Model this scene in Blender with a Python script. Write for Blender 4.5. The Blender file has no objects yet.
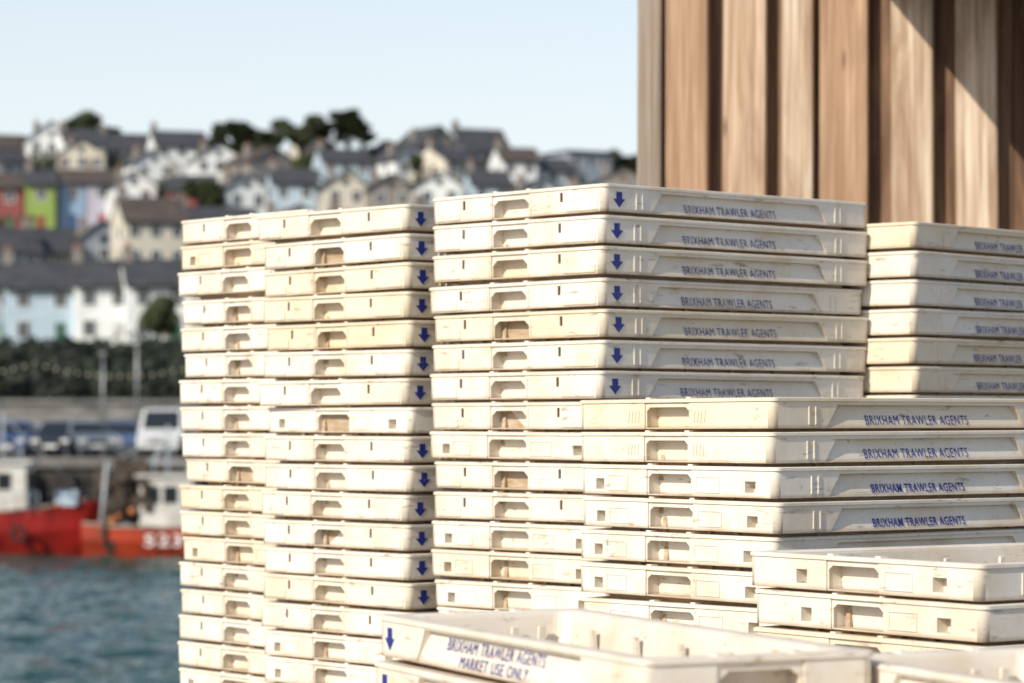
import bpy, bmesh, math, random
from mathutils import Vector, Matrix, noise as mnoise
R = random.Random(7)
scn = bpy.context.scene
COL = scn.collection
CZ = 1.5            # eye height above the quay
K = 2870.0

def bx(b, Y):       # lateral position for a bearing
    return (b-512)/K*Y

# ------------------------------------------------------------------ materials
def mat(name, col=(.5,.5,.5), rough=.7, metal=0.0, spec=.5):
    m = bpy.data.materials.new(name); m.use_nodes = True
    b = m.node_tree.nodes['Principled BSDF']
    b.inputs['Base Color'].default_value = (*col, 1)
    b.inputs['Roughness'].default_value = rough
    b.inputs['Metallic'].default_value = metal
    b.inputs['Specular IOR Level'].default_value = spec
    return m
def N(m, t, **kw):
    n = m.node_tree.nodes.new(t)
    for k, v in kw.items(): setattr(n, k, v)
    return n
def LK(m, a, b): m.node_tree.links.new(a, b)
def noisy(name, c1, c2, scale=2.0, rough=.8, detail=6, bump=0.0, stretch=(1,1,1), objrand=False):
    m = mat(name, c1, rough); b = m.node_tree.nodes['Principled BSDF']
    tc = N(m,'ShaderNodeTexCoord'); mp = N(m,'ShaderNodeMapping'); mp.inputs['Scale'].default_value = stretch
    nz = N(m,'ShaderNodeTexNoise'); nz.inputs['Scale'].default_value = scale; nz.inputs['Detail'].default_value = detail
    cr = N(m,'ShaderNodeValToRGB')
    cr.color_ramp.elements[0].position=.35; cr.color_ramp.elements[1].position=.65
    cr.color_ramp.elements[0].color=(*c1,1); cr.color_ramp.elements[1].color=(*c2,1)
    LK(m,tc.outputs['Object'],mp.inputs['Vector']); LK(m,mp.outputs[0],nz.inputs['Vector'])
    LK(m,nz.outputs['Fac'],cr.inputs['Fac']); LK(m,cr.outputs['Color'],b.inputs['Base Color'])
    if bump:
        bp = N(m,'ShaderNodeBump'); bp.inputs['Strength'].default_value=bump; bp.inputs['Distance'].default_value=.02
        LK(m,nz.outputs['Fac'],bp.inputs['Height']); LK(m,bp.outputs[0],b.inputs['Normal'])
    return m

def plastic_mat():
    m = mat('white_plastic',(.8,.76,.67),.36); b=m.node_tree.nodes['Principled BSDF']
    tc=N(m,'ShaderNodeTexCoord'); oi=N(m,'ShaderNodeObjectInfo')
    mul=N(m,'ShaderNodeVectorMath',operation='SCALE'); comb=N(m,'ShaderNodeCombineXYZ')
    for i in range(3): LK(m,oi.outputs['Random'],comb.inputs[i])
    LK(m,comb.outputs[0],mul.inputs[0]); mul.inputs['Scale'].default_value=37.0
    add=N(m,'ShaderNodeVectorMath',operation='ADD'); LK(m,tc.outputs['Object'],add.inputs[0]); LK(m,mul.outputs[0],add.inputs[1])
    tint=N(m,'ShaderNodeValToRGB'); e=tint.color_ramp.elements
    e[0].color=(.82,.77,.68,1); e[1].color=(.78,.69,.53,1); e[1].position=1
    x=e.new(.55); x.color=(.84,.80,.72,1)
    x=e.new(.8); x.color=(.80,.74,.62,1)
    LK(m,oi.outputs['Random'],tint.inputs['Fac'])
    n1=N(m,'ShaderNodeTexNoise'); n1.inputs['Scale'].default_value=7; n1.inputs['Detail'].default_value=8; n1.inputs['Roughness'].default_value=.65
    LK(m,add.outputs[0],n1.inputs['Vector'])
    r1=N(m,'ShaderNodeMapRange'); r1.inputs[1].default_value=.47; r1.inputs[2].default_value=.73; r1.inputs[3].default_value=0; r1.inputs[4].default_value=.6
    LK(m,n1.outputs['Fac'],r1.inputs[0])
    mx=N(m,'ShaderNodeMix',data_type='RGBA'); LK(m,r1.outputs[0],mx.inputs['Factor']); LK(m,tint.outputs['Color'],mx.inputs['A']); mx.inputs['B'].default_value=(.60,.46,.28,1)
    def scuff(prev,scale,lo,hi,amt,col):
        mp=N(m,'ShaderNodeMapping'); mp.inputs['Scale'].default_value=scale; LK(m,add.outputs[0],mp.inputs['Vector'])
        n2=N(m,'ShaderNodeTexNoise'); n2.inputs['Scale'].default_value=1; n2.inputs['Detail'].default_value=9; n2.inputs['Roughness'].default_value=.7
        LK(m,mp.outputs[0],n2.inputs['Vector'])
        r2=N(m,'ShaderNodeMapRange'); r2.inputs[1].default_value=lo; r2.inputs[2].default_value=hi; r2.inputs[3].default_value=0; r2.inputs[4].default_value=amt
        LK(m,n2.outputs['Fac'],r2.inputs[0])
        mx2=N(m,'ShaderNodeMix',data_type='RGBA'); LK(m,r2.outputs[0],mx2.inputs['Factor']); LK(m,prev,mx2.inputs['A']); mx2.inputs['B'].default_value=(*col,1)
        return mx2.outputs['Result'],n2
    c1,n2=scuff(mx.outputs['Result'],(16,16,75),.59,.69,.8,(.26,.17,.09))
    c2,n3=scuff(c1,(60,60,45),.63,.69,.7,(.33,.24,.15))
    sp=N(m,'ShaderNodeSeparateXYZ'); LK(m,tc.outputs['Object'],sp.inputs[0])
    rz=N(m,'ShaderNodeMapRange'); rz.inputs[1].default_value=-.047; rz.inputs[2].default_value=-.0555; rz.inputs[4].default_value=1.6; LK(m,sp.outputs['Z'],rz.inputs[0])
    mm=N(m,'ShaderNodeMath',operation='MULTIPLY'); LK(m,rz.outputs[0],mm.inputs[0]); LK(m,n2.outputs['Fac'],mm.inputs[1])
    mx3=N(m,'ShaderNodeMix',data_type='RGBA'); LK(m,mm.outputs[0],mx3.inputs['Factor']); LK(m,c2,mx3.inputs['A']); mx3.inputs['B'].default_value=(.38,.27,.16,1)  # skirt-foot grime, also painted in to deepen the shadow lines between crates
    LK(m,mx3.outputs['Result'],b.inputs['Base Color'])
    rg=N(m,'ShaderNodeMapRange'); rg.inputs[1].default_value=.3; rg.inputs[2].default_value=.7; rg.inputs[3].default_value=.27; rg.inputs[4].default_value=.6; LK(m,n3.outputs['Fac'],rg.inputs[0]); LK(m,rg.outputs[0],b.inputs['Roughness'])
    bp=N(m,'ShaderNodeBump'); bp.inputs['Strength'].default_value=.45; bp.inputs['Distance'].default_value=.006
    LK(m,n1.outputs['Fac'],bp.inputs['Height']); LK(m,bp.outputs[0],b.inputs['Normal'])
    tr=N(m,'ShaderNodeBsdfTranslucent'); tr.inputs['Color'].default_value=(.9,.6,.3,1)
    ms=N(m,'ShaderNodeMixShader'); ms.inputs[0].default_value=.14
    out=[n for n in m.node_tree.nodes if n.type=='OUTPUT_MATERIAL'][0]
    LK(m,b.outputs[0],ms.inputs[1]); LK(m,tr.outputs[0],ms.inputs[2]); LK(m,ms.outputs[0],out.inputs['Surface'])
    return m
PLASTIC = plastic_mat()
def ink_mat(name,c,worn,p0,p1):
    m=mat(name,c,.5); b=m.node_tree.nodes['Principled BSDF']
    tc=N(m,'ShaderNodeTexCoord'); nz=N(m,'ShaderNodeTexNoise'); nz.inputs['Scale'].default_value=60; nz.inputs['Detail'].default_value=4
    oi=N(m,'ShaderNodeObjectInfo')
    ml=N(m,'ShaderNodeVectorMath',operation='SCALE'); ml.inputs['Scale'].default_value=9; cb=N(m,'ShaderNodeCombineXYZ')
    LK(m,oi.outputs['Random'],cb.inputs[0]); LK(m,cb.outputs[0],ml.inputs[0])
    ad=N(m,'ShaderNodeVectorMath',operation='ADD'); LK(m,tc.outputs['Object'],ad.inputs[0]); LK(m,ml.outputs[0],ad.inputs[1]); LK(m,ad.outputs[0],nz.inputs['Vector'])
    cr=N(m,'ShaderNodeValToRGB'); e=cr.color_ramp.elements; e[0].position=p0; e[0].color=(*c,1); e[1].position=p1; e[1].color=(*worn,1)
    LK(m,nz.outputs['Fac'],cr.inputs['Fac']); LK(m,cr.outputs['Color'],b.inputs['Base Color'])
    return m
INK = ink_mat('blue_ink',(.012,.025,.22),(.3,.3,.36),.62,.78)
INK2 = ink_mat('faded_ink',(.035,.045,.17),(.45,.42,.40),.5,.76)

# ------------------------------------------------------------------ curve plates
def curve_mesh(polys, half, bevel):
    cu=bpy.data.curves.new('tmp','CURVE'); cu.dimensions='2D'; cu.fill_mode='BOTH'; cu.extrude=max(half-bevel,0.0001); cu.bevel_depth=bevel; cu.bevel_resolution=1; cu.offset=-bevel
    for p in polys:
        s=cu.splines.new('POLY'); s.points.add(len(p)-1)
        for i,(a,b) in enumerate(p): s.points[i].co=(a,b,0,1)
        s.use_cyclic_u=True
    o=bpy.data.objects.new('tmp',cu); COL.objects.link(o)
    dg=bpy.context.evaluated_depsgraph_get(); dg.update()
    me=bpy.data.meshes.new_from_object(o.evaluated_get(dg))
    bpy.data.objects.remove(o); bpy.data.curves.remove(cu)
    return me
def text_mesh(s, offset=0.0):
    cu=bpy.data.curves.new('t','FONT'); cu.body=s; cu.size=1; cu.offset=offset; cu.resolution_u=3; cu.space_character=1.12
    o=bpy.data.objects.new('t',cu); COL.objects.link(o)
    dg=bpy.context.evaluated_depsgraph_get(); dg.update()
    me=bpy.data.meshes.new_from_object(o.evaluated_get(dg))
    bpy.data.objects.remove(o); bpy.data.curves.remove(cu)
    xs=[v.co.x for v in me.vertices]; ys=[v.co.y for v in me.vertices]
    x0,x1,y0,y1=min(xs),max(xs),min(ys),max(ys)
    for v in me.vertices: v.co=((v.co.x-x0)/(x1-x0),(v.co.y-y0)/(y1-y0),0)
    return me
def add_mesh(bm, me, f, mi):
    vs=[bm.verts.new(f(v.co.x,v.co.y,v.co.z)) for v in me.vertices]
    for p in me.polygons:
        try:
            fc=bm.faces.new([vs[i] for i in p.vertices]); fc.material_index=mi
        except ValueError: pass

L_,W_,SH = .80,.52,.0552
def rect(a,b,c,d): return [(a,c),(b,c),(b,d),(a,d)]
TXT=text_mesh('BRIXHAM TRAWLER AGENTS',0)
TXTB=text_mesh('BRIXHAM TRAWLER AGENTS',.016)
TXT2=text_mesh('MARKET USE ONLY',0)
ARROW=[(.0,.05),(.5,-.5),(1.,.05),(.74,.05),(.74,.5),(.26,.5),(.26,.05)]

def rr(inset, r, z, seg=5):
    x0,y0,x1,y1=inset,inset,L_-inset,W_-inset; out=[]
    for cx,cy,a0 in ((x1-r,y0+r,-90),(x1-r,y1-r,0),(x0+r,y1-r,90),(x0+r,y0+r,180)):
        for i in range(seg+1):
            a=math.radians(a0+90*i/seg); out.append((cx+r*math.cos(a),cy+r*math.sin(a),z))
    return out
def build_crate(kind, seed):
    global W_
    W_ = .30 if kind=='D' else .52
    rr_=random.Random(seed)
    bm=bmesh.new(); RC=.013
    prof=[(-.0028,RC+.002,-.0065),(-.0028,RC+.002,-.0015),(0,RC,0),(.021,.02,0),(.028,.02,-.003),(.046,.03,-.163),(.050,.027,-.1655)]
    loops=[]
    for ins,r,z in prof: loops.append([bm.verts.new(c) for c in rr(ins,r,z)])
    n=len(loops[0])
    for a,b in zip(loops,loops[1:]):
        for i in range(n):
            bm.faces.new([a[i],a[(i+1)%n],b[(i+1)%n],b[i]])
    bm.faces.new(loops[-1])
    prof2=[(-.0028,RC+.002,-.0065),(.003,RC,-.0065),(.030,.02,-.0062),(.049,.03,-.168)]
    l2=[[bm.verts.new(c) for c in rr(ins,r,z)] for ins,r,z in prof2]
    for a,b in zip(l2,l2[1:]):
        for i in range(n): bm.faces.new([a[i],b[i],b[(i+1)%n],a[(i+1)%n]])
    bm.faces.new(list(reversed(l2[-1])))
    for i in range(7):
        x=.11+i*.097
        bmesh.ops.create_cube(bm,size=1,matrix=Matrix.Translation((x,W_/2,-.163))@Matrix.Diagonal((.012,W_-.12,.006,1)))
    for i in range(5):
        for yy,sg in ((.037,1),(W_-.037,-1)):
            bmesh.ops.create_cube(bm,size=1,matrix=Matrix.Translation((.14+i*.13,yy,-.085))@Matrix.Rotation(-sg*.11,4,'X')@Matrix.Diagonal((.01,.006,.13,1)))
    for yf in (.25,.385,.615,.75):
        for xx,sg in ((.037,1),(L_-.037,-1)):
            bmesh.ops.create_cube(bm,size=1,matrix=Matrix.Translation((xx,yf*W_,-.085))@Matrix.Rotation(sg*.11,4,'Y')@Matrix.Diagonal((.006,.01,.13,1)))
    top=rr(0,RC,-.0065); bot=rr(0,RC,-SH); ti=rr(.004,RC-.004,-.0065); bi=rr(.004,RC-.004,-SH)
    for c in range(4):
        idx=range(c*6,c*6+6)
        T=[bm.verts.new(top[i]) for i in idx];B=[bm.verts.new(bot[i]) for i in idx]
        TI=[bm.verts.new(ti[i]) for i in idx];BI=[bm.verts.new(bi[i]) for i in idx]
        for i in range(5):
            f=bm.faces.new([T[i],T[i+1],B[i+1],B[i]]); f.smooth=True
            bm.faces.new([TI[i+1],TI[i],BI[i],BI[i+1]]); bm.faces.new([B[i],B[i+1],BI[i+1],BI[i]])
    VT=-.0065; VB=-SH
    arrowk = kind in('A','D')
    hw=.056 if arrowk else .060
    c=W_/2-(.015 if kind!='D' else 0)
    for side in (0,1):
        if side==0: F=lambda u,v,w:(-w,W_-u,v)
        else: F=lambda u,v,w:(L_+w,u,v)
        def P(polys,w0,w1,mi=0,bev=.0009):
            me=curve_mesh(polys,(w1-w0)/2,bev); mid=(w0+w1)/2
            add_mesh(bm,me,lambda x,y,z:F(x,y,z+mid),mi); bpy.data.meshes.remove(me)
        lh=[rect(RC,c-hw,VB,VT)]; rh=[rect(c+hw,W_-RC,VB,VT)]
        if kind=='A':
            lh.append(rect(.098,.106,-.031,-.012))
            rh.append(rect(.392,.400,-.031,-.012))
        if kind=='B':
            lh.append(rect(.045,.068,-.046,-.026)); rh.append(rect(W_-.077,W_-.05,-.046,-.026))
        if kind=='E':
            lh.append(rect(.115,.140,-.046,-.024)); rh.append(rect(W_-.098,W_-.068,-.046,-.024))
        P(lh,-.0045,0); P(rh,-.0045,0)
        if kind in 'BE':
            for (a,b,cc,d) in ((lh[1][0][0],lh[1][1][0],lh[1][0][1],lh[1][2][1]),(rh[1][0][0],rh[1][1][0],rh[1][0][1],rh[1][2][1])):
                P([rect(a-.003,b+.003,cc-.003,d+.003)],-.0265,-.0235,0,.0003)
                P([rect(a-.003,b+.003,cc-.003,d+.003),rect(a,b,cc,d)],-.0235,-.0045,0,.0003)
        a,b=c-hw+.0004,c+hw-.0004
        ch=.013 if arrowk else .009
        t0=-.0175 if arrowk else -.0155
        hole=[(a+.003,-.0522),(b-.003,-.0522),(b-.003,t0-ch*.8),(b-.003-ch,t0),(a+.003+ch,t0),(a+.003,t0-ch*.8)]
        P([rect(a,b,VB,VT),hole],-.006,-.0025)
        v0,v1=-.0519,t0+.003
        for uu in (a+.0015,b-.0015):
            bm.faces.new([bm.verts.new(x) for x in (F(uu,v0,-.006),F(uu,v0,-.0325),F(uu,v1,-.030),F(uu,v1,-.006))])
        bm.faces.new([bm.verts.new(x) for x in (F(a,v0,-.006),F(b,v0,-.006),F(b,v0,-.033),F(a,v0,-.033))])
        if kind in 'BE':
            P([rect(c+hw+.012,c+hw+.075,-.048,-.018),rect(c+hw+.0145,c+hw+.0725,-.0455,-.0205)],-.0002,.0018,0,.0004)
            if kind=='B': P([rect(.08,.135,-.048,-.018),rect(.0825,.1325,-.0455,-.0205)],-.0002,.0018,0,.0004)
        if kind=='C':
            for k in range(4):
                for uu in (c-hw-.018-k*.009,c+hw+.012+k*.009):
                    P([[(uu,-.042),(uu+.003,-.042),(uu+.005,-.022),(uu+.002,-.022)]],-.0002,.0018,0,.0004)
        if kind=='A':
            # stepped stiffening pads at each end of the panel and beside the grip
            P([rect(.018,.09,-.0515,-.034)],-.0002,.0022,0,.0007)
            P([rect(.41,.502,-.0515,-.034)],-.0002,.0022,0,.0007)
            P([rect(c+hw+.004,c+hw+.007,-.050,-.012)],-.0002,.0018,0,.0005)
            P([rect(c-hw-.007,c-hw-.004,-.050,-.012)],-.0002,.0018,0,.0005)
        for uu in (c-hw,c+hw-.012):
            P([rect(uu,uu+.012,-.0005,.003)],-.02,-.003,0,.0005)
    vt=-.0135 if kind!='D' else -.010; vb=-.0532
    pa,pb=.135,.665; sl=.028
    dep=.012
    for side in (0,1):
        if side==0: F=lambda u,v,w:(u,-w,v)
        else: F=lambda u,v,w:(L_-u,W_+w,v)
        def P(polys,w0,w1,mi=0,bev=.0009):
            me=curve_mesh(polys,(w1-w0)/2,bev); mid=(w0+w1)/2
            add_mesh(bm,me,lambda x,y,z:F(x,y,z+mid),mi); bpy.data.meshes.remove(me)
        trap=[(pa,vb),(pb,vb),(pb-sl,vt),(pa+sl,vt)]
        P([rect(RC,L_-RC,VB,VT),trap],-.004,0)
        D=lambda v:-dep*(v-vb)/(vt-vb)-.0006
        q=[F(pa-.004,vb-.0005,D(vb)-.0005),F(pb+.004,vb-.0005,D(vb)-.0005),F(pb-sl+.004,vt+.002,D(vt)-.0005),F(pa+sl-.004,vt+.002,D(vt)-.0005)]
        bm.faces.new([bm.verts.new(x) for x in q])
        for (u0,u1) in ((pa,pa+sl),(pb,pb-sl)):
            bm.faces.new([bm.verts.new(x) for x in (F(u0,vb,-.0005),F(u1,vt,-.0005),F(u1,vt,-dep),F(u0,vb,-.0015))])
        bm.faces.new([bm.verts.new(x) for x in (F(pa+sl,vt,-.0005),F(pb-sl,vt,-.0005),F(pb-sl,vt,-dep-.001),F(pa+sl,vt,-dep-.001))])
        if kind!='D':
            for uu in (.088,.105,.690,.707): P([rect(uu,uu+.0035,-.048,-.016)],-.0002,.0018,0,.0005)
        if arrowk:
            s=.034
            me=curve_mesh([[(x*s,y*s) for x,y in ARROW]],.0002,.00005)
            add_mesh(bm,me,lambda x,y,z:F(.024+x,-.031+y*.92,.0005+z),1)
        def T(me,u0,u1,v0,v1,mi=1):
            add_mesh(bm,me,lambda x,y,z:F(u0+x*(u1-u0),v0+y*(v1-v0),D(v0+y*(v1-v0))+.001),mi)
        du=rr_.uniform(-.006,.006)
        if kind=='D':
            T(TXT,.225,.525,-.032,-.0165); T(TXT2,.275,.485,-.0505,-.036)
        elif kind in 'BE': T(TXTB,.25+du,.50+du,-.0485,-.0325)
        else: T(TXT,.235+du,.51+du,-.049,-.0315,2 if kind=='A' else 1)
    me=bpy.data.meshes.new('fish_crate_'+kind); bm.to_mesh(me); bm.free()
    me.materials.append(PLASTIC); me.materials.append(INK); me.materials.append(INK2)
    return me
CR={k:build_crate(k,i+3) for i,k in enumerate('ABCDE')}

def stack(corner_b, Y, ztop, theta, kinds, default, pitch=.062, seed=0, gaps={}, xy=None, zmin=.0):
    r=random.Random(seed)
    X=bx(corner_b,Y) if xy is None else xy[0]; Y=Y if xy is None else xy[1]
    z=ztop; i=0
    ang=math.radians(90-theta)
    while z>zmin+.17:
        k=kinds[i] if i<len(kinds) else default(i,r)
        o=bpy.data.objects.new('fish_crate',CR[k]); COL.objects.link(o)
        da=math.radians(r.gauss(0,.5))
        o.location=(X+r.gauss(0,.0032),Y+r.gauss(0,.0032),z)
        o.rotation_euler=(math.radians(r.gauss(0,.13)),math.radians(r.gauss(0,.10)),ang+da)
        z-=pitch+gaps.get(i,0)+r.uniform(-.001,.001); i+=1
dA=lambda i,r:'A'
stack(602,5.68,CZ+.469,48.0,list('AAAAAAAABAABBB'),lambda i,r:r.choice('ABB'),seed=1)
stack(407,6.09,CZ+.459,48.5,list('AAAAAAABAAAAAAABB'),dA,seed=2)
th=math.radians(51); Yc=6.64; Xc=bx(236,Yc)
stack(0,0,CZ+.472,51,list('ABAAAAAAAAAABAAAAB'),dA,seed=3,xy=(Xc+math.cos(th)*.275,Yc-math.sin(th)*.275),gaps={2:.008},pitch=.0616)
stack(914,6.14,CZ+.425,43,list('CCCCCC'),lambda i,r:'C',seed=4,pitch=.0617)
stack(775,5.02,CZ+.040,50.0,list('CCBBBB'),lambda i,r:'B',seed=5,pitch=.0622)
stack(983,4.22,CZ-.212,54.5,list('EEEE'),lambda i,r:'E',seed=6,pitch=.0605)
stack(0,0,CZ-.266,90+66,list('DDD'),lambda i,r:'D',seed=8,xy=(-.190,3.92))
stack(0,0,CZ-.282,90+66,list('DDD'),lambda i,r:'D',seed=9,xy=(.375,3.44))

# ------------------------------------------------------------------ helpers for setting
def new_obj(name, me, parent=None, loc=(0,0,0), rot=(0,0,0), mats=()):
    o=bpy.data.objects.new(name,me); COL.objects.link(o); o.location=loc; o.rotation_euler=rot
    for m in mats: me.materials.append(m)
    if parent: o.parent=parent
    return o
def empty(name, loc=(0,0,0), rot=(0,0,0)):
    o=bpy.data.objects.new(name,None); COL.objects.link(o); o.location=loc; o.rotation_euler=rot; o.empty_display_size=.2; return o
def boxes_mesh(name, boxes, bevel=0):
    bm=bmesh.new()
    for b in boxes:
        (x0,x1,y0,y1,z0,z1)=b[:6]; mi=b[6] if len(b)>6 else 0
        M=Matrix.Translation(((x0+x1)/2,(y0+y1)/2,(z0+z1)/2))@Matrix.Diagonal((x1-x0,y1-y0,z1-z0,1))
        g=bmesh.ops.create_cube(bm,size=1,matrix=M)
        fs=set(f for v in g['verts'] for f in v.link_faces)
        for f in fs: f.material_index=mi
        if bevel:
            es=list(set(e for v in g['verts'] for e in v.link_edges))
            bmesh.ops.bevel(bm,geom=es,offset=bevel,segments=2,affect='EDGES')
    me=bpy.data.meshes.new(name); bm.to_mesh(me); bm.free(); return me
def poly_mesh(name, verts, faces):
    me=bpy.data.meshes.new(name); me.from_pydata(verts,[],faces); me.update(); return me
def tube(bm, p0, p1, r0, r1=None, seg=8, mi=0):
    r1=r0 if r1 is None else r1
    p0=Vector(p0);p1=Vector(p1); d=(p1-p0); q=d.to_track_quat('Z','Y').to_matrix()
    A=[];B=[]
    for i in range(seg):
        a=2*math.pi*i/seg; v=Vector((math.cos(a),math.sin(a),0))
        A.append(bm.verts.new(p0+q@(v*r0))); B.append(bm.verts.new(p1+q@(v*r1)))
    for i in range(seg):
        f=bm.faces.new([A[i],A[(i+1)%seg],B[(i+1)%seg],B[i]]); f.material_index=mi; f.smooth=True
    f=bm.faces.new(B); f.material_index=mi
    f=bm.faces.new(list(reversed(A))); f.material_index=mi

# ------------------------------------------------------------------ timber building
def wood_mat():
    m=mat('weathered_timber',(.4,.25,.15),.75); b=m.node_tree.nodes['Principled BSDF']
    tc=N(m,'ShaderNodeTexCoord'); oi=N(m,'ShaderNodeObjectInfo')
    sc=N(m,'ShaderNodeVectorMath',operation='SCALE'); sc.inputs['Scale'].default_value=50
    cb=N(m,'ShaderNodeCombineXYZ')
    for i in range(3): LK(m,oi.outputs['Random'],cb.inputs[i])
    LK(m,cb.outputs[0],sc.inputs[0])
    ad=N(m,'ShaderNodeVectorMath',operation='ADD'); LK(m,tc.outputs['Object'],ad.inputs[0]); LK(m,sc.outputs[0],ad.inputs[1])
    mp=N(m,'ShaderNodeMapping'); mp.inputs['Scale'].default_value=(1,1,.022); LK(m,ad.outputs[0],mp.inputs['Vector'])
    g=N(m,'ShaderNodeTexNoise'); g.inputs['Scale'].default_value=75; g.inputs['Detail'].default_value=8; g.inputs['Distortion'].default_value=.5; LK(m,mp.outputs[0],g.inputs['Vector'])
    mp2=N(m,'ShaderNodeMapping'); mp2.inputs['Scale'].default_value=(1,1,.13); LK(m,ad.outputs[0],mp2.inputs['Vector'])
    s=N(m,'ShaderNodeTexNoise'); s.inputs['Scale'].default_value=11; s.inputs['Detail'].default_value=7; s.inputs['Roughness'].default_value=.6; s.inputs['Distortion'].default_value=.6; LK(m,mp2.outputs[0],s.inputs['Vector'])
    base=N(m,'ShaderNodeMix',data_type='RGBA'); LK(m,oi.outputs['Color'],base.inputs['A'])
    dk=N(m,'ShaderNodeMix',data_type='RGBA',blend_type='MULTIPLY'); dk.inputs['Factor'].default_value=1; LK(m,oi.outputs['Color'],dk.inputs['A']); dk.inputs['B'].default_value=(.55,.44,.35,1)
    r=N(m,'ShaderNodeMapRange'); r.inputs[1].default_value=.36; r.inputs[2].default_value=.68; LK(m,g.outputs['Fac'],r.inputs[0])
    LK(m,r.outputs[0],base.inputs['Factor']); LK(m,dk.outputs['Result'],base.inputs['B'])
    st=N(m,'ShaderNodeMix',data_type='RGBA'); r2=N(m,'ShaderNodeMapRange'); r2.inputs[1].default_value=.44; r2.inputs[2].default_value=.64; r2.inputs[4].default_value=.85
    LK(m,s.outputs['Fac'],r2.inputs[0]); LK(m,r2.outputs[0],st.inputs['Factor']); LK(m,base.outputs['Result'],st.inputs['A']); st.inputs['B'].default_value=(.25,.15,.09,1)
    mk=N(m,'ShaderNodeMapping'); mk.inputs['Scale'].default_value=(9,9,2.2); LK(m,ad.outputs[0],mk.inputs['Vector'])
    vo=N(m,'ShaderNodeTexVoronoi'); vo.inputs['Scale'].default_value=1; LK(m,mk.outputs[0],vo.inputs['Vector'])
    rk=N(m,'ShaderNodeMapRange'); rk.inputs[1].default_value=.05; rk.inputs[2].default_value=.11; rk.inputs[3].default_value=.8; rk.inputs[4].default_value=0; LK(m,vo.outputs['Distance'],rk.inputs[0])
    kn=N(m,'ShaderNodeMix',data_type='RGBA'); LK(m,rk.outputs[0],kn.inputs['Factor']); LK(m,st.outputs['Result'],kn.inputs['A']); kn.inputs['B'].default_value=(.1,.05,.03,1)
    LK(m,kn.outputs['Result'],b.inputs['Base Color'])
    bp=N(m,'ShaderNodeBump'); bp.inputs['Strength'].default_value=.5; bp.inputs['Distance'].default_value=.003; LK(m,g.outputs['Fac'],bp.inputs['Height']); LK(m,bp.outputs[0],b.inputs['Normal'])
    return m
WOOD=wood_mat()
ROOFM=noisy('grey_roof_sheet',(.12,.12,.125),(.18,.18,.18),3)
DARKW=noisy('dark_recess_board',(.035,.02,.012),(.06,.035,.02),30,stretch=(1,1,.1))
rotw=math.radians(-14)
bld=empty('timber_clad_building',(bx(638,9.3),9.3,0),(0,0,rotw))
S=9.1/K
tan=(.54,.42,.31); lt=(.64,.54,.43); br=(.44,.30,.20); gr=(.30,.26,.22)
bl=[(0,24,gr),(31,73,br),(87,129,tan),(147,177,lt),(184,231,br),(257,297,lt),(321,361,lt),(390,430,tan)]
u=448
while u<1900:
    w=R.uniform(38,48); bl.append((u,u+w,R.choice([tan,lt,br,tan]))); u+=w+R.choice([8,14,20])
for i,(a,b,c) in enumerate(bl):
    x0=a*S*1.02;x1=b*S*1.02
    lift=R.uniform(0,.012)
    me=boxes_mesh('board',[(0,x1-x0,-.055-lift,0,0,3.9)],.003)
    o=new_obj('board_%d'%i,me,bld,(x0,0,0),(0,R.uniform(-.005,.005),0),(WOOD,)); v=R.uniform(.92,1.1); o.color=(c[0]*v,c[1]*v,c[2]*v,1)
x=0;i=0
while x<6:
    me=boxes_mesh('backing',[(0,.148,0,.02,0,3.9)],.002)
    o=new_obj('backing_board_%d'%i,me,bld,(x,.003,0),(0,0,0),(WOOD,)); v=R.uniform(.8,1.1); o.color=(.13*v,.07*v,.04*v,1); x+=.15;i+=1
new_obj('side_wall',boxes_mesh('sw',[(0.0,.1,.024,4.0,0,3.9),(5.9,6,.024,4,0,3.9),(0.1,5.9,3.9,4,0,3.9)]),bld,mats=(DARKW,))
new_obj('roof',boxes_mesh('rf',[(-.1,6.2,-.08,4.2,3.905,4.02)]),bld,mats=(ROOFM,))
cx=240*S
new_obj('canopy',boxes_mesh('cp',[(cx,cx+3.4,-1.15,-.07,1.5+1.43,1.5+1.50),(cx+.05,cx+.13,-1.1,-.07,1.5+1.34,1.5+1.43),(cx+3.2,cx+3.3,-1.1,-.07,1.5+1.34,1.5+1.43)]),bld,mats=(ROOFM,))

# ------------------------------------------------------------------ quay, water, terrain
CONC=noisy('quay_concrete',(.22,.21,.19),(.34,.32,.29),1.2,bump=.3)
WALLM=noisy('harbour_wall_stone',(.025,.024,.022),(.055,.05,.045),.9,stretch=(1,1,2.5),bump=.5)
new_obj('quay',boxes_mesh('quay',[(-70,70,-60,14,-6,0)]),mats=(CONC,))
GRASS=noisy('hillside_ground',(.03,.042,.018),(.06,.065,.03),.08)
prof=[(107,0),(170,.05),(172,2.2),(182,3.0),(232,7.0),(238,7.6),(250,7.9),(300,16),(350,24.5),(400,33),(430,37.6),(480,39),(700,40),(3500,10)]
def pz(Y):
    for (a,za),(b,zb) in zip(prof,prof[1:]):
        if a<=Y<=b: return za+(zb-za)*(Y-a)/(b-a)
    return prof[-1][1]
def ground(X,Y):
    z=pz(Y)
    if Y>245:
        base=7.9
        f=1.0 if X<-2 else 1-.0075*(X+2); f=max(.3,f)
        z=base+(z-base)*f
    if Y>3000: z=-6
    return z
xs=[-2500,-1200,-600,-300,-200]+list(range(-160,161,8))+[200,300,600,1200,2500]
ys=[107,140,170,172,182,200,220,232,238,250,262,275,288,300,315,330,350,365,380,400,420,440,460,480,550,700,1000,1600,2500,3600]
vs=[(x,y,ground(x,y)) for y in ys for x in xs]; nx=len(xs)
fs=[(j*nx+i,j*nx+i+1,(j+1)*nx+i+1,(j+1)*nx+i) for j in range(len(ys)-1) for i in range(nx-1)]
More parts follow.
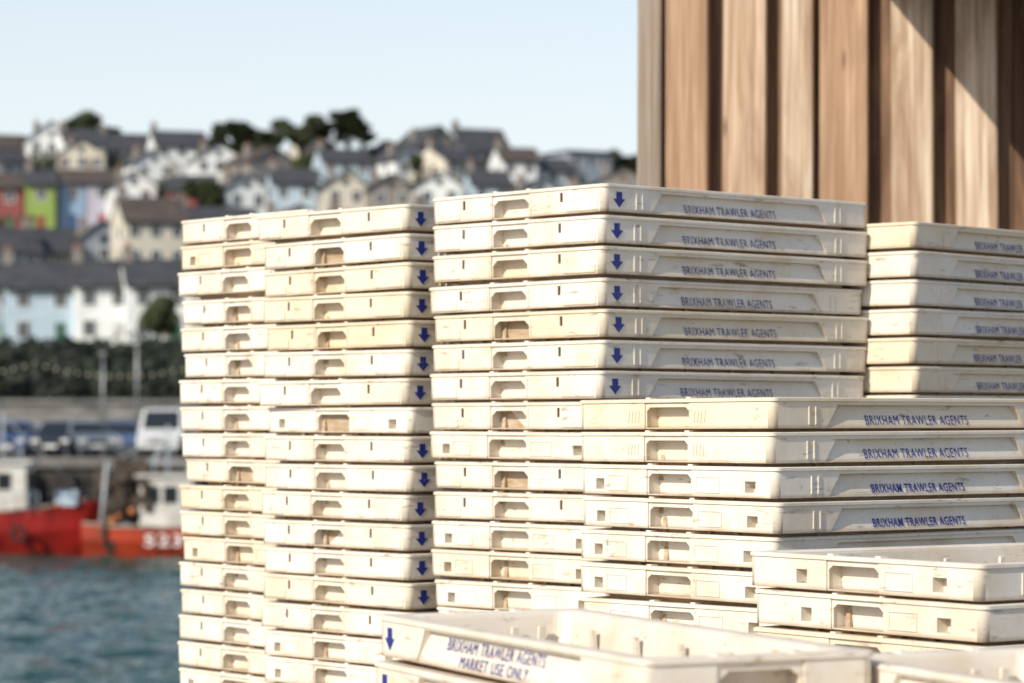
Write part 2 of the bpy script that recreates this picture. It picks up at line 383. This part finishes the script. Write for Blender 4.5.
new_obj('hillside_terrain',poly_mesh('terrain',vs,fs),mats=(GRASS,))
new_obj('car_park_ground',boxes_mesh('cp',[(-300,300,107.3,168,-.4,.03)]),mats=(noisy('asphalt',(.045,.045,.048),(.07,.07,.07),.5),))
hb=[(-300,300,106,107.2,-7,-.25,0),(-300,300,105.8,107.2,-.25,.12,1)]
for i in range(-30,12):
    hb.append((i*3.0,i*3.0+.32,105.4,106.05,-7,-.3,2))
    if i%3==0: hb.append((i*3+1.2,i*3+1.9,105.75,106.02,-6,-.5,2))
new_obj('harbour_wall',boxes_mesh('hw',hb),mats=(WALLM,noisy('coping',(.10,.095,.09),(.18,.17,.16),1),noisy('timber_piles',(.02,.017,.013),(.04,.03,.025),2)))
new_obj('stone_retaining_wall',boxes_mesh('rw',[(-300,300,168.5,171,0,2.5),(-300,300,168.3,171.2,2.5,2.72)]),mats=(noisy('stone_wall',(.10,.10,.10),(.22,.215,.21),.8,stretch=(1,1,3)),))
WZ=-3.28
def frange(a,b,s):
    o=[]; 
    while a<b: o.append(a); a+=s
    return o
wx=[-2500,-800,-300,-120,-60]+frange(-36,14,.24)+[14,30,60,120,300,800,2500]
wy=[-200,-60,13,20,30]+frange(36,106.5,.24)+[108]
def wh_(x,y):
    if x<-35 or x>13 or y<37: return WZ
    h=mnoise.noise(Vector((x*.6,y*.8,3)))*.14+mnoise.noise(Vector((x*1.5,y*1.9,7)))*.10+mnoise.noise(Vector((x*.2,y*.28,1)))*.08
    return WZ+h
n_=len(wx); wv=[(x,y,wh_(x,y)) for y in wy for x in wx]
wf=[(j*n_+i,j*n_+i+1,(j+1)*n_+i+1,(j+1)*n_+i) for j in range(len(wy)-1) for i in range(n_-1)]
wm=mat('harbour_water',(.010,.045,.034),.05,0,.26); wm.node_tree.nodes['Principled BSDF'].inputs['IOR'].default_value=1.33
tc=N(wm,'ShaderNodeTexCoord'); nn=N(wm,'ShaderNodeTexNoise'); nn.inputs['Scale'].default_value=3.0; nn.inputs['Detail'].default_value=2; LK(wm,tc.outputs['Object'],nn.inputs['Vector'])
bp=N(wm,'ShaderNodeBump'); bp.inputs['Distance'].default_value=.14; LK(wm,nn.outputs['Fac'],bp.inputs['Height']); LK(wm,bp.outputs[0],wm.node_tree.nodes['Principled BSDF'].inputs['Normal'])
wme=poly_mesh('water',wv,wf)
for p in wme.polygons: p.use_smooth=True
new_obj('water',wme,mats=(wm,))

# ------------------------------------------------------------------ foliage
def leaf_mat(n,c1,c2):
    m=mat(n,c1,.7); b=m.node_tree.nodes['Principled BSDF']
    g=N(m,'ShaderNodeNewGeometry'); cr=N(m,'ShaderNodeValToRGB'); cr.color_ramp.elements[0].color=(*c1,1); cr.color_ramp.elements[1].color=(*c2,1)
    LK(m,g.outputs['Random Per Island'],cr.inputs['Fac']); LK(m,cr.outputs['Color'],b.inputs['Base Color']); return m
LEAF=leaf_mat('dark_foliage',(.018,.032,.012),(.06,.07,.028))
LEAFD=leaf_mat('dark_bank_foliage',(.006,.011,.006),(.02,.028,.012))  # near-black green leaf colour of the bank shrubs
LEAF2=leaf_mat('mid_foliage',(.03,.048,.018),(.08,.095,.035))
BARK=mat('bark',(.06,.045,.035),.9)
def leaves(bm,c,rad,n,size,r,mi=0):
    for _ in range(n):
        while True:
            p=Vector((r.uniform(-1,1),r.uniform(-1,1),r.uniform(-1,1)))
            if .25<p.length<1: break
        q=Vector(c)+Vector((p.x*rad[0],p.y*rad[1],p.z*rad[2]))
        s=size*r.uniform(.6,1.3)
        a=Vector((r.gauss(0,1),r.gauss(0,1),r.gauss(0,.6))).normalized(); b=a.orthogonal().normalized()
        v=[bm.verts.new(q+a*s),bm.verts.new(q+b*s*.7),bm.verts.new(q-a*s),bm.verts.new(q-b*s*.7)]
        f=bm.faces.new(v); f.material_index=mi
def tree(name,X,Y,h,w,seed,flat=False,lm=LEAF):
    r=random.Random(seed); bm=bmesh.new()
    tr=h*.55 if flat else h*.35
    tube(bm,(0,0,-.5),(r.uniform(-.3,.3),0,tr),.035*h,.02*h,8,1)
    for i in range(14 if flat else 15):
        a=r.uniform(0,6.28); rr2=r.uniform(.15,1)*w/2*.8
        if flat: z=h*r.uniform(.58,.95)
        else: z=h*(.40+.54*r.random()); rr2*=1-.55*abs(z/h-.6)/.4
        c=(rr2*math.cos(a),rr2*math.sin(a),z)
        tube(bm,(0,0,tr*r.uniform(.7,1)),c,.012*h,.004*h,5,1)
        s=w*r.uniform(.10,.22)
        leaves(bm,c,(s,s,s*(.6 if flat else .85)),220,.24+.012*h,r)
    me=bpy.data.meshes.new(name); bm.to_mesh(me); bm.free()
    return new_obj(name,me,None,(X,Y,ground(X,Y)),(0,0,r.uniform(0,6)),(lm,BARK))
def veg_mass(name,b0,b1,Y0,Y1,n,h,seed,lm,size=.45,per=60):
    r=random.Random(seed); bm=bmesh.new()
    for _ in range(n):
        Y=r.uniform(Y0,Y1); X=bx(r.uniform(b0,b1),Y); hh=h*r.uniform(.35,1)
        leaves(bm,(X,Y,ground(X,Y)+hh*.45),(hh*.8,hh*.8,hh*.6),per,size,r)
    me=bpy.data.meshes.new(name); bm.to_mesh(me); bm.free(); return new_obj(name,me,mats=(lm,))
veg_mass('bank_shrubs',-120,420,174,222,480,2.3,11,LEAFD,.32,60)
veg_mass('hillside_shrubs',-150,800,262,280,80,3,12,LEAF,.5,60)
veg_mass('hillside_shrubs',-150,800,312,336,110,3.6,13,LEAF2,.55,60)
veg_mass('hillside_shrubs',-150,800,366,390,170,4.2,14,LEAF,.6,70)
veg_mass('hilltop_trees',-150,900,415,480,240,4.6,15,LEAF,.6,80)
for b,Y,h,w,fl in [(301,424,10.0,8,True),(325,434,9.0,6,True),(348,428,10.6,7,True),(362,430,8.6,4,True),(92,446,12,8,False),(76,452,11.5,7,False),(108,450,10,6,False),(40,448,9.6,6,False),(245,432,8.5,9,False),(268,430,7,7,False),(218,432,8.8,3.5,False),(385,436,6,7,False),(398,430,5,5,False),(614,438,8.5,7,False),(632,440,9,7,False),(-40,450,9,9,False),(520,470,6,8,False),(740,450,12,9,False)]:
    tree('pine_tree' if fl else 'broadleaf_tree',bx(b,Y),Y,h,w,int(b+500),fl)
for b,Y,h in [(160,233,4.2),(172,300,7),(60,300,5),(205,340,7),(262,395,6),(150,345,4),(420,392,6),(300,392,6)]:
    tree('broadleaf_tree',bx(b,Y),Y,h,h*.9,int(b+900),False,LEAF2)

# ------------------------------------------------------------------ houses
GLASS=mat('window_glass',(.03,.04,.05),.15); FRAME=mat('window_frame',(.75,.75,.75),.5)
SLATE=noisy('slate_roof',(.035,.038,.045),(.06,.063,.072),.8); TILE=noisy('brown_tile_roof',(.055,.045,.04),(.09,.07,.06),.8)
POT=mat('chimney_pot',(.35,.16,.09),.8)
PM={}
def paint(c):
    if c not in PM: PM[c]=noisy('render_%d'%len(PM),c,tuple(x*.86 for x in c),.5)
    return PM[c]
WH=(.76,.79,.80); CRM=(.58,.54,.46); RED=(.26,.07,.07); LIME=(.26,.36,.09); BLU=(.25,.36,.52); GREY=(.30,.35,.41); PINK=(.48,.34,.34); STONE=(.24,.22,.2); LB=(.46,.58,.68)
DOORS=[mat('door_paint_%d'%i,c,.5) for i,c in enumerate([(.05,.08,.2),(.25,.04,.04),(.5,.5,.5),(.05,.12,.08)])]
TYRE=mat('black_rubber',(.02,.02,.02),.8)
def house(name,b,Y,w,wh,rh,col,roof=SLATE,rot=0.0,d=7,gable=False,sink=.0,st=2,chim=True,z=None,flat=False,bays=0):
    X=bx(b,Y); g=ground(X,Y) if z is None else z
    e=empty(name,(X,Y,g-sink),(0,0,rot))
    x0,x1=-w/2,w/2
    if flat:
        new_obj('walls',boxes_mesh('walls',[(x0,x1,0,d,-3,wh)]),e,mats=(paint(col),))
        new_obj('roof',boxes_mesh('roof',[(x0-.3,x1+.3,-.5,d+.3,wh,wh+.35)]),e,mats=(roof,))
    else:
        if gable:
            v=[(x0,0,-3),(x1,0,-3),(x1,d,-3),(x0,d,-3),(x0,0,wh),(x1,0,wh),(x1,d,wh),(x0,d,wh),(0,0,wh+rh),(0,d,wh+rh)]
            f=[(0,1,5,8,4),(1,2,6,5),(2,3,7,9,6),(3,0,4,7)]
            rv=[(x0-.35,-.35,wh-.25),(0,-.35,wh+rh+.08),(x1+.35,-.35,wh-.25),(x0-.35,d+.3,wh-.25),(0,d+.3,wh+rh+.08),(x1+.35,d+.3,wh-.25)]
            rf=[(0,1,4,3),(1,2,5,4)]
        else:
            v=[(x0,0,-3),(x1,0,-3),(x1,d,-3),(x0,d,-3),(x0,0,wh),(x1,0,wh),(x1,d,wh),(x0,d,wh),(x0,d/2,wh+rh),(x1,d/2,wh+rh)]
            f=[(0,1,5,4),(1,2,6,9,5),(2,3,7,6),(3,0,4,8,7)]
            rv=[(x0-.15,-.4,wh-.22),(x0-.15,d/2,wh+rh+.08),(x0-.15,d+.4,wh-.22),(x1+.15,-.4,wh-.22),(x1+.15,d/2,wh+rh+.08),(x1+.15,d+.4,wh-.22)]
            rf=[(0,3,4,1),(1,4,5,2)]
        new_obj('walls',poly_mesh('walls',v,f),e,mats=(paint(col),))
        ro=new_obj('roof',poly_mesh('roof',rv,rf),e,mats=(roof,)); md=ro.modifiers.new('s','SOLIDIFY'); md.thickness=.14; md.offset=1
    n=max(1,int(w/2.1)); wb=[]; fb=[]
    step=w/n; sh=wh/st
    for s_ in range(st):
        for i in range(n):
            if s_==0 and i==n//2: continue
            cx=x0+step*(i+.5); z0=s_*sh+sh*.34; hh=sh*.5; ww=.52
            wb.append((cx-ww,cx+ww,-.03,.02,z0,z0+hh)); 
            fb+= [(cx-ww-.09,cx+ww+.09,-.06,.01,z0-.1,z0),(cx-ww-.09,cx+ww+.09,-.06,.01,z0+hh,z0+hh+.09),(cx-ww-.09,cx-ww,-.06,.01,z0,z0+hh),(cx+ww,cx+ww+.09,-.06,.01,z0,z0+hh),(cx-.03,cx+.03,-.05,-.031,z0,z0+hh)]
    for s_ in range(st):
        wb.append((x0-.03,x0+.02,d*.3,d*.3+.9,s_*sh+sh*.36,s_*sh+sh*.8)); wb.append((x1-.02,x1+.03,d*.3,d*.3+.9,s_*sh+sh*.36,s_*sh+sh*.8))
    if gable and not flat: wb.append((-.4,.4,-.03,.02,wh+.2,wh+1.1))
    new_obj('windows',boxes_mesh('w',wb),e,mats=(GLASS,))
    if fb: new_obj('window_frames',boxes_mesh('f',fb),e,mats=(FRAME,))
    cx=x0+step*(n//2+.5)
    new_obj('door',boxes_mesh('d',[(cx-.45,cx+.45,-.04,.02,0,2.0)]),e,mats=(R.choice(DOORS),))
    if not flat:
        new_obj('gutter_and_downpipe',boxes_mesh('g',[(x0-.1,x1+.1,-.52,-.42,wh-.3,wh-.2),(x1-.18,x1-.1,-.1,-.02,0,wh-.3)] if not gable else [(x1-.18,x1-.1,-.1,-.02,0,wh-.3)]),e,mats=(TYRE,))
    if chim and not flat:
        cxx=x0+.45 if not gable else x0+w*.25; cy=d/2
        top=wh+rh+1.0 if not gable else wh+rh*.5+1.4
        new_obj('chimney',boxes_mesh('c',[(cxx-.4,cxx+.4,cy-.5,cy+.5,wh*.9,top),(cxx-.46,cxx+.46,cy-.56,cy+.56,top,top+.12),(cxx-.28,cxx-.06,cy-.3,cy-.1,top+.12,top+.5,1),(cxx+.06,cxx+.28,cy+.05,cy+.25,top+.12,top+.5,1)]),e,mats=(paint(STONE),POT))
    return e
rt=.36
for b,w,c,gb,wh in [(-70,7,WH,False,5.2),(-12,6,GREY,False,5),(42,6.2,LB,False,5.0),(104,4.9,WH,False,5.2),(160,5.6,WH,False,5.2),(226,6,CRM,False,5),(290,6,PINK,False,5),(360,7,WH,False,5.3),(440,8,GREY,False,5)]:
    house('terraced_house',b,241+R.uniform(-1,1),w,wh,2.1,c,SLATE,rt*.6+R.uniform(-.03,.03),6.5)
for b,w,c,gb,wh,rf in [(-60,8,GREY,True,5,SLATE),(8,7,GREY,False,4.6,SLATE),(58,5,STONE,False,4,SLATE),(104,6.5,GREY,True,4.2,SLATE),(156,6.4,CRM,False,7.6,TILE),(225,8,WH,False,6,SLATE),(300,9,CRM,True,6,TILE),(380,8,WH,False,5.5,SLATE),(470,9,STONE,False,6,SLATE)]:
    house('hillside_house',b,291+R.uniform(-5,5),w,wh,2.4,c,rf,rt+R.uniform(-.1,.1),8,gb,st=3 if wh>7 else 2)
b=-52
for c in [PINK,WH,RED,LIME,BLU,(.42,.40,.5),WH,RED,WH,LB,CRM,STONE,WH,LB,WH,GREY,CRM,(.30,.48,.66),(.30,.48,.66),STONE,LB,WH,GREY,WH,CRM,WH]:
    w=R.uniform(3.2,3.9)
    if b>110: w*=1.5
    house('painted_terraced_house',b,350+R.uniform(-1.5,1.5) if b<110 else 348+R.uniform(-9,6),w,5.8+R.uniform(-.3,.4),1.8,c,R.choice([SLATE,SLATE,TILE]),rt*.5+(0 if b<110 else R.uniform(-.15,.25)),7,gable=(b>110 and R.random()<.3))
    b+=w*8.3+(1 if b<110 else R.uniform(2,12))
b=-40
while b<700:
    w=R.uniform(5,8)
    house('hillside_house',b,398+R.uniform(-12,8),w,R.uniform(4.6,5.6),1.9,R.choice([WH,WH,LB,CRM,WH,WH,GREY,STONE]),R.choice([SLATE,SLATE,SLATE,TILE]),rt+R.uniform(-.25,.3),8,gable=R.random()<.35)
    b+=w*7.2+R.uniform(2,26)
for b,Y,w,wh,rh,c,gb,rf,rot in [(8,432,7,4.8,2.2,WH,False,TILE,.4),(52,430,7,6.0,2.6,WH,True,SLATE,.3),(84,426,6,5.6,2.2,WH,False,SLATE,.3),(135,436,9,4.6,2.8,CRM,False,SLATE,.35),(182,430,8,5.0,2.4,WH,False,SLATE,.3),(236,444,6,4,2,STONE,True,TILE,.3),(262,440,6,3.6,1.8,WH,True,SLATE,.4),(318,442,5,4.5,1.8,CRM,False,TILE,.4),(362,432,8,3.0,1.4,WH,False,SLATE,.3),(402,430,5,3.2,1.4,WH,False,SLATE,.3),(440,432,8.5,4.4,3.6,STONE,True,SLATE,.6),(487,434,8,4.4,3.6,GREY,False,SLATE,.4),(533,430,7,3.0,1.4,GREY,False,SLATE,.4),(690,432,9,5.2,2.3,WH,False,SLATE,.3),(-60,432,9,5,2.3,WH,False,SLATE,.3)]:
    house('hilltop_house',b,Y,w,wh,rh,c,rf,rot,8,gb)
house('flat_roofed_house',590,430,7.5,6.4,.3,GREY,SLATE,.5,8,flat=True,sink=-.5)
house('flat_roofed_house',206,438,3.2,6.4,.3,LB,SLATE,.5,4,flat=True,st=3)

# ------------------------------------------------------------------ lamp posts, festoon
STEEL=mat('galvanised_steel',(.4,.42,.43),.45,.6)
def lamp(b,Y,h):
    bm=bmesh.new()
    tube(bm,(0,0,0),(0,0,1),.12,.1); tube(bm,(0,0,1),(0,0,h),.08,.055); tube(bm,(0,0,h),(0,-.7,h+.25),.045,.04)
    bmesh.ops.create_cube(bm,size=1,matrix=Matrix.Translation((0,-.95,h+.26))@Matrix.Diagonal((.3,.7,.16,1)))
    tube(bm,(0,0,h),(0,0,h+.4),.04,.02)
    me=bpy.data.meshes.new('lamp'); bm.to_mesh(me); bm.free(); new_obj('street_lamp',me,None,(bx(b,Y),Y,.03),(0,0,R.uniform(-.3,.3)),(STEEL,))
for b,h in [(137,6.1),(103,4.9),(-30,6),(235,6),(330,6)]: lamp(b,160,h)
bm=bmesh.new(); bulbs=bmesh.new()
for k in range(-2,3):
    p0=Vector((bx(35+k*170,172),172,5.0)); p1=Vector((bx(35+(k+1)*170,172),172,5.0))
    tube(bm,(p0.x,172,2.7),p0,.05,seg=6)
    last=p0
    for j in range(1,17):
        t=j/16; q=p0.lerp(p1,t); q.z-=.8*4*t*(1-t); tube(bm,last,q,.015,seg=4); last=q
        bmesh.ops.create_icosphere(bulbs,subdivisions=1,radius=.09,matrix=Matrix.Translation(q-Vector((0,0,.1))))
me=bpy.data.meshes.new('fest'); bm.to_mesh(me); bm.free(); fo=new_obj('festoon_lights',me,mats=(mat('cable',(.05,.05,.05),.6),))
me=bpy.data.meshes.new('bulbs'); bulbs.to_mesh(me); bulbs.free(); new_obj('bulbs',me,fo,mats=(mat('bulb_glass',(.6,.55,.4),.2),))

# ------------------------------------------------------------------ cars
CG=mat('car_glass',(.02,.025,.03),.08); CHR=mat('lamp_glass',(.6,.6,.6),.15)
def car(b,Y,col,van=False,rot=0):
    P=mat('car_paint',col,.25); e=empty('parked_car' if not van else 'parked_van',(bx(b,Y),Y,.03),(0,0,rot))
    if van: sec=[(0,.35,.8),(0.05,.75,.86),(.9,1.05,.88),(1.6,1.9,.76),(4.6,1.95,.76),(4.8,.9,.86),(4.8,.35,.84)]
    else: sec=[(0,.3,.78),(.02,.62,.82),(.25,.78,.84),(1.15,.95,.86),(1.95,1.4,.62),(2.5,1.46,.6),(3.2,1.42,.6),(3.95,1.02,.8),(4.2,.85,.82),(4.2,.32,.8)]
    vs=[];n=len(sec)
    for y,z,hwid in sec: vs.append((-hwid,y,z))
    for y,z,hwid in sec: vs.append((hwid,y,z))
    fs=[(i,i+1,n+i+1,n+i) for i in range(n-1)]+[(n-1,0,n,2*n-1),tuple(range(n-1,-1,-1)),tuple(range(n,2*n))]
    o=new_obj('body',poly_mesh('body',vs,fs),e,mats=(P,)); md=o.modifiers.new('b','BEVEL'); md.width=.05; md.segments=2; md.limit_method='ANGLE'
    if van: w=[(.98,1.12),(1.55,1.83)]
    else: w=[(1.22,1.0),(1.9,1.36)]
    (ya,za),(yb,zb)=w; q=.72 if van else .76; q2=.66 if van else .56
    gl=[(-q,ya-.04,za),(q,ya-.04,za),(q2,yb-.04,zb),(-q2,yb-.04,zb)]
    new_obj('windscreen',poly_mesh('ws',gl,[(0,1,2,3)]),e,mats=(CG,))
    sw=[]
    y2=2.4 if van else 3.5
    for s in (-1,1):
        sw+=[(s*(.86 if not van else .88),1.5,.98 if not van else 1.15),(s*.85,y2,.98 if not van else 1.15),(s*(.645 if not van else .79),y2-.2,1.34 if not van else 1.7),(s*.66 if not van else s*.8,2.0,1.34 if not van else 1.7)]
    new_obj('side_windows',poly_mesh('sw',sw,[(0,1,2,3),(7,6,5,4)]),e,mats=(CG,))
    new_obj('headlamps',boxes_mesh('hl',[(-.74,-.42,-.03,.1,.58,.74),(.42,.74,-.03,.1,.58,.74)],.02),e,mats=(CHR,))
    new_obj('number_plate',boxes_mesh('np',[(-.26,.26,-.045,-.01,.4,.51)]),e,mats=(FRAME,))
    new_obj('grille',boxes_mesh('gr',[(-.38,.38,-.03,.0,.56,.68)]),e,mats=(TYRE,))
    bm=bmesh.new()
    for sx in (-1,1):
        for yy in (.8,3.4): tube(bm,(sx*.62,yy,.31),(sx*.86,yy,.31),.31,seg=18)
    me=bpy.data.meshes.new('wh'); bm.to_mesh(me); bm.free(); new_obj('wheels',me,e,mats=(TYRE,))
for b,c,v in [(-45,(.4,.4,.42),False),(5,(.04,.07,.17),False),(50,(.015,.018,.025),False),(98,(.14,.16,.18),False),(158,(.6,.62,.63),True),(215,(.2,.03,.03),False),(270,(.4,.42,.44),False)]:
    car(b,111+R.uniform(-.4,.4),c,v,R.uniform(-.05,.05)+(.4 if b==98 else 0))
for b,c in [(25,(.2,.2,.22)),(75,(.05,.06,.08)),(125,(.4,.4,.4)),(180,(.06,.1,.2)),(-10,(.02,.02,.02))]:
    car(b,128,c,False,math.pi/2+R.uniform(-.05,.05))

# ------------------------------------------------------------------ fishing boats
def boat(b,Y,length,hullcol,rot,seed,wx,num=None,nets=True,sc=1.0,free=0.0):
    r=random.Random(seed)
    e=empty('fishing_boat',(bx(b,Y),Y,WZ),(0,0,rot)); e.scale=(sc,sc,sc)
    HM=noisy('hull_paint_%d'%seed,hullcol,tuple(x*.6 for x in hullcol),1.2,.4)
    st=[(0,.80,1.15+free),(.12,.92,1.05+free),(.35,1,1.0+free),(.6,.96,1.08+free),(.8,.72,1.22+free),(.93,.34,1.4+free),(1,.03,1.5+free)]
    bw=length*.17; ring=7; vs=[];fs=[]
    for t,wd,hh in st:
        x=(t-.5)*length; w=bw*wd
        for (a,zz) in ((-1,hh),(-.97,hh*.5),(-.75,-.05),(0,-.5),(.75,-.05),(.97,hh*.5),(1,hh)): vs.append((x+(.35*zz if t>.9 else 0),w*a,zz))
    for i in range(len(st)-1):
        for j in range(ring-1): fs.append((i*ring+j,i*ring+j+1,(i+1)*ring+j+1,(i+1)*ring+j))
    fs.append(tuple(range(ring)))
    o=new_obj('hull',poly_mesh('hull',vs,fs),e,mats=(HM,)); md=o.modifiers.new('s','SOLIDIFY'); md.thickness=.1
    dv=[((t-.5)*length,s*bw*wd*.97,hh-.45) for t,wd,hh in st for s in(-1,1)]
    new_obj('deck',poly_mesh('deck',dv,[(2*i,2*i+1,2*i+3,2*i+2) for i in range(len(st)-1)]),e,mats=(mat('deck_paint',(.12,.1,.08),.8),))
    bm=bmesh.new()
    for s in(-1,1):
        for (t0,w0,h0),(t1,w1,h1) in zip(st,st[1:]): tube(bm,((t0-.5)*length,s*bw*w0*1.01,h0),((t1-.5)*length,s*bw*w1*1.01,h1),.055,seg=6)
    me=bpy.data.meshes.new('strake'); bm.to_mesh(me); bm.free(); new_obj('rubbing_strake',me,e,mats=(mat('strake',(.3,.25,.2),.6),))
    if not num:
        bm=bmesh.new()
        for k in range(4):
            t=.2+.17*k; x=(t-.5)*length; y=-bw*.99-.1
            for i in range(12):
                a0=2*math.pi*i/12;a1=2*math.pi*(i+1)/12
                tube(bm,(x+.24*math.cos(a0),y,.75+.24*math.sin(a0)),(x+.24*math.cos(a1),y,.75+.24*math.sin(a1)),.08,seg=6)
        me=bpy.data.meshes.new('fenders'); bm.to_mesh(me); bm.free(); new_obj('tyre_fenders',me,e,mats=(TYRE,))
    WM=noisy('wheelhouse_paint_%d'%seed,(.62,.62,.6),(.5,.48,.44),2,.45)
    x0=(wx-.5)*length; fz=free
    new_obj('wheelhouse',boxes_mesh('wh',[(x0,x0+1.9,-.95,.95,.6+fz,2.75+fz),(x0-.15,x0+2.1,-1.1,1.1,2.75+fz,2.87+fz)],.03),e,mats=(WM,))
    new_obj('wheelhouse_windows',boxes_mesh('ww',[(x0+.15,x0+.7,-.98,.98,1.85+fz,2.45+fz),(x0+.85,x0+1.35,-.98,.98,1.85+fz,2.45+fz),(x0+1.5,x0+1.93,-.75,.75,1.85+fz,2.45+fz)]),e,mats=(CG,))
    bm=bmesh.new()
    tube(bm,(x0+.9,0,2.8+fz),(x0+.9,0,4.6+fz),.07,.04); tube(bm,(x0+.9,-.6,3.9+fz),(x0+.9,.6,3.9+fz),.03)
    tube(bm,(x0+.5,-.9,2.87+fz),(x0+.5,-.9,3.3+fz),.03); tube(bm,(x0+1.7,-.9,2.87+fz),(x0+1.7,-.9,3.3+fz),.03); tube(bm,(x0+.3,-.9,3.3+fz),(x0+1.9,-.9,3.3+fz),.03)
    xs_=-.42*length
    for s in(-1,1): tube(bm,(xs_,s*bw*.7,.8),(xs_+.2,s*bw*.55,3.2+fz),.07)
    tube(bm,(xs_+.2,-bw*.6,3.2+fz),(xs_+.2,bw*.6,3.2+fz),.07)
    tube(bm,(xs_+.2,0,3.2+fz),(x0+.9,0,4.4+fz),.02,seg=4); tube(bm,(length*.48,0,1.5+fz),(x0+.9,0,4.5+fz),.015,seg=4)
    tube(bm,(xs_+.6,0,.8),(xs_+2.0,0,3.8+fz),.06)
    tube(bm,(x0-.6,-.5,.9+fz),(x0-.6,.5,.9+fz),.35,seg=12)
    for k in range(9):
        xx=-.1*length+k*.4; tube(bm,(xx,-bw*.93,1.0+fz),(xx,-bw*.93,1.75+fz),.02,seg=5)
    tube(bm,(-.1*length,-bw*.93,1.75+fz),(-.1*length+3.2,-bw*.93,1.75+fz),.02,seg=5)
    me=bpy.data.meshes.new('gear'); bm.to_mesh(me); bm.free(); new_obj('mast_and_gantry',me,e,mats=(mat('gear_paint',(.35,.4,.44),.5),))
    cb=[]
    for k in range(9):
        xx=x0+2.2+r.uniform(0,1.2); yy=r.uniform(-.8,.6); zz=.7+fz+.28*(k%4); cb.append((xx,xx+.55,yy,yy+.4,zz,zz+.25))
    new_obj('deck_boxes',boxes_mesh('db',cb,.02),e,mats=(mat('pale_blue_plastic',(.4,.5,.6),.5),))
    bm=bmesh.new()
    for k in range(4): bmesh.ops.create_icosphere(bm,subdivisions=2,radius=r.uniform(.12,.2),matrix=Matrix.Translation((x0-.2+r.uniform(-1.,.1),-bw*.85,1.2+fz+r.uniform(0,.7))))
    me=bpy.data.meshes.new('buoys'); bm.to_mesh(me); bm.free(); new_obj('buoys',me,e,mats=(mat('buoy_orange',(.4,.14,.05),.5),))
    if nets:
        bm=bmesh.new()
        for k in range(22):
            g=bmesh.ops.create_icosphere(bm,subdivisions=3,radius=1,matrix=Matrix.Translation((xs_+r.uniform(.1,1.7),r.uniform(-.9,.9),.6+r.uniform(0,2.3)))@Matrix.Diagonal((r.uniform(.3,.55),r.uniform(.4,.6),r.uniform(.35,.8),1)))
            for v in g['verts']: v.co+=Vector((mnoise.noise(v.co*3),mnoise.noise(v.co*3+Vector((9,0,0))),mnoise.noise(v.co*3+Vector((0,9,0)))))*.3
        me=bpy.data.meshes.new('nets'); bm.to_mesh(me); bm.free(); new_obj('fishing_nets',me,e,mats=(noisy('net_twine',(.02,.02,.02),(.09,.06,.04),9,bump=1),))
    if num:
        me=text_mesh(num,.01)
        for v in me.vertices: v.co=(v.co.x*1.3,0,v.co.y*.42)
        new_obj('registration_number',me,e,(-.30*length+.7,-bw*1.0-.09,.35),(0,0,0),(FRAME,))
    return e
boat(-22,103.2,8.2,(.36,.02,.015),0,1,.50,None,False,1.0,.45)
boat(194,102.0,7.6,(.42,.05,.02),0,2,.26,'523',True,1.0,0)
boat(-330,103,9,(.05,.1,.25),0,3,.4,None,True)
boat(470,103,9,(.05,.2,.15),math.pi,4,.4,None,True)

# ------------------------------------------------------------------ light
el=math.radians(31); sx,sy=-.68,-.733
Sd=Vector((sx*math.cos(el),sy*math.cos(el),math.sin(el)))
ld=bpy.data.lights.new('sun','SUN'); ld.energy=5.0; ld.angle=math.radians(.53); ld.color=(1,.90,.74)
lo=bpy.data.objects.new('sun',ld); COL.objects.link(lo); lo.rotation_euler=Sd.to_track_quat('Z','Y').to_euler(); lo.location=(0,0,30)
w=bpy.data.worlds.new('World'); scn.world=w; w.use_nodes=True
nt=w.node_tree; bg=nt.nodes['Background']; sk=nt.nodes.new('ShaderNodeTexSky'); sk.sky_type='NISHITA'; sk.sun_disc=False
sk.sun_elevation=el; sk.sun_rotation=math.atan2(sx,sy); sk.air_density=1.0; sk.dust_density=1.0; sk.ozone_density=1.0
# pale summer haze thickening toward the horizon
tc=nt.nodes.new('ShaderNodeTexCoord'); sp=nt.nodes.new('ShaderNodeSeparateXYZ'); nt.links.new(tc.outputs['Generated'],sp.inputs[0])
mr=nt.nodes.new('ShaderNodeMapRange'); mr.inputs[1].default_value=0.0; mr.inputs[2].default_value=.36; mr.inputs[3].default_value=.93; mr.inputs[4].default_value=0.0
nt.links.new(sp.outputs['Z'],mr.inputs[0])
mx=nt.nodes.new('ShaderNodeMix'); mx.data_type='RGBA'; nt.links.new(mr.outputs[0],mx.inputs['Factor']); nt.links.new(sk.outputs[0],mx.inputs['A']); mx.inputs['B'].default_value=(6.2,6.5,6.65,1)
nt.links.new(mx.outputs['Result'],bg.inputs['Color']); bg.inputs['Strength'].default_value=.15
scn.view_settings.view_transform='Standard'; scn.view_settings.look='None'; scn.view_settings.exposure=0
# ------------------------------------------------------------------ camera
cd=bpy.data.cameras.new('camera'); cam=bpy.data.objects.new('camera',cd); COL.objects.link(cam)
cam.location=(0,0,CZ); cam.rotation_euler=(math.radians(90),0,0)
cd.sensor_width=36; cd.lens=K/1024*36; cd.shift_y=78.5/1024; cd.clip_end=6000; cd.clip_start=.05
cd.dof.use_dof=True; cd.dof.focus_distance=4.9; cd.dof.aperture_fstop=5.6; cd.dof.aperture_blades=8
scn.camera=cam
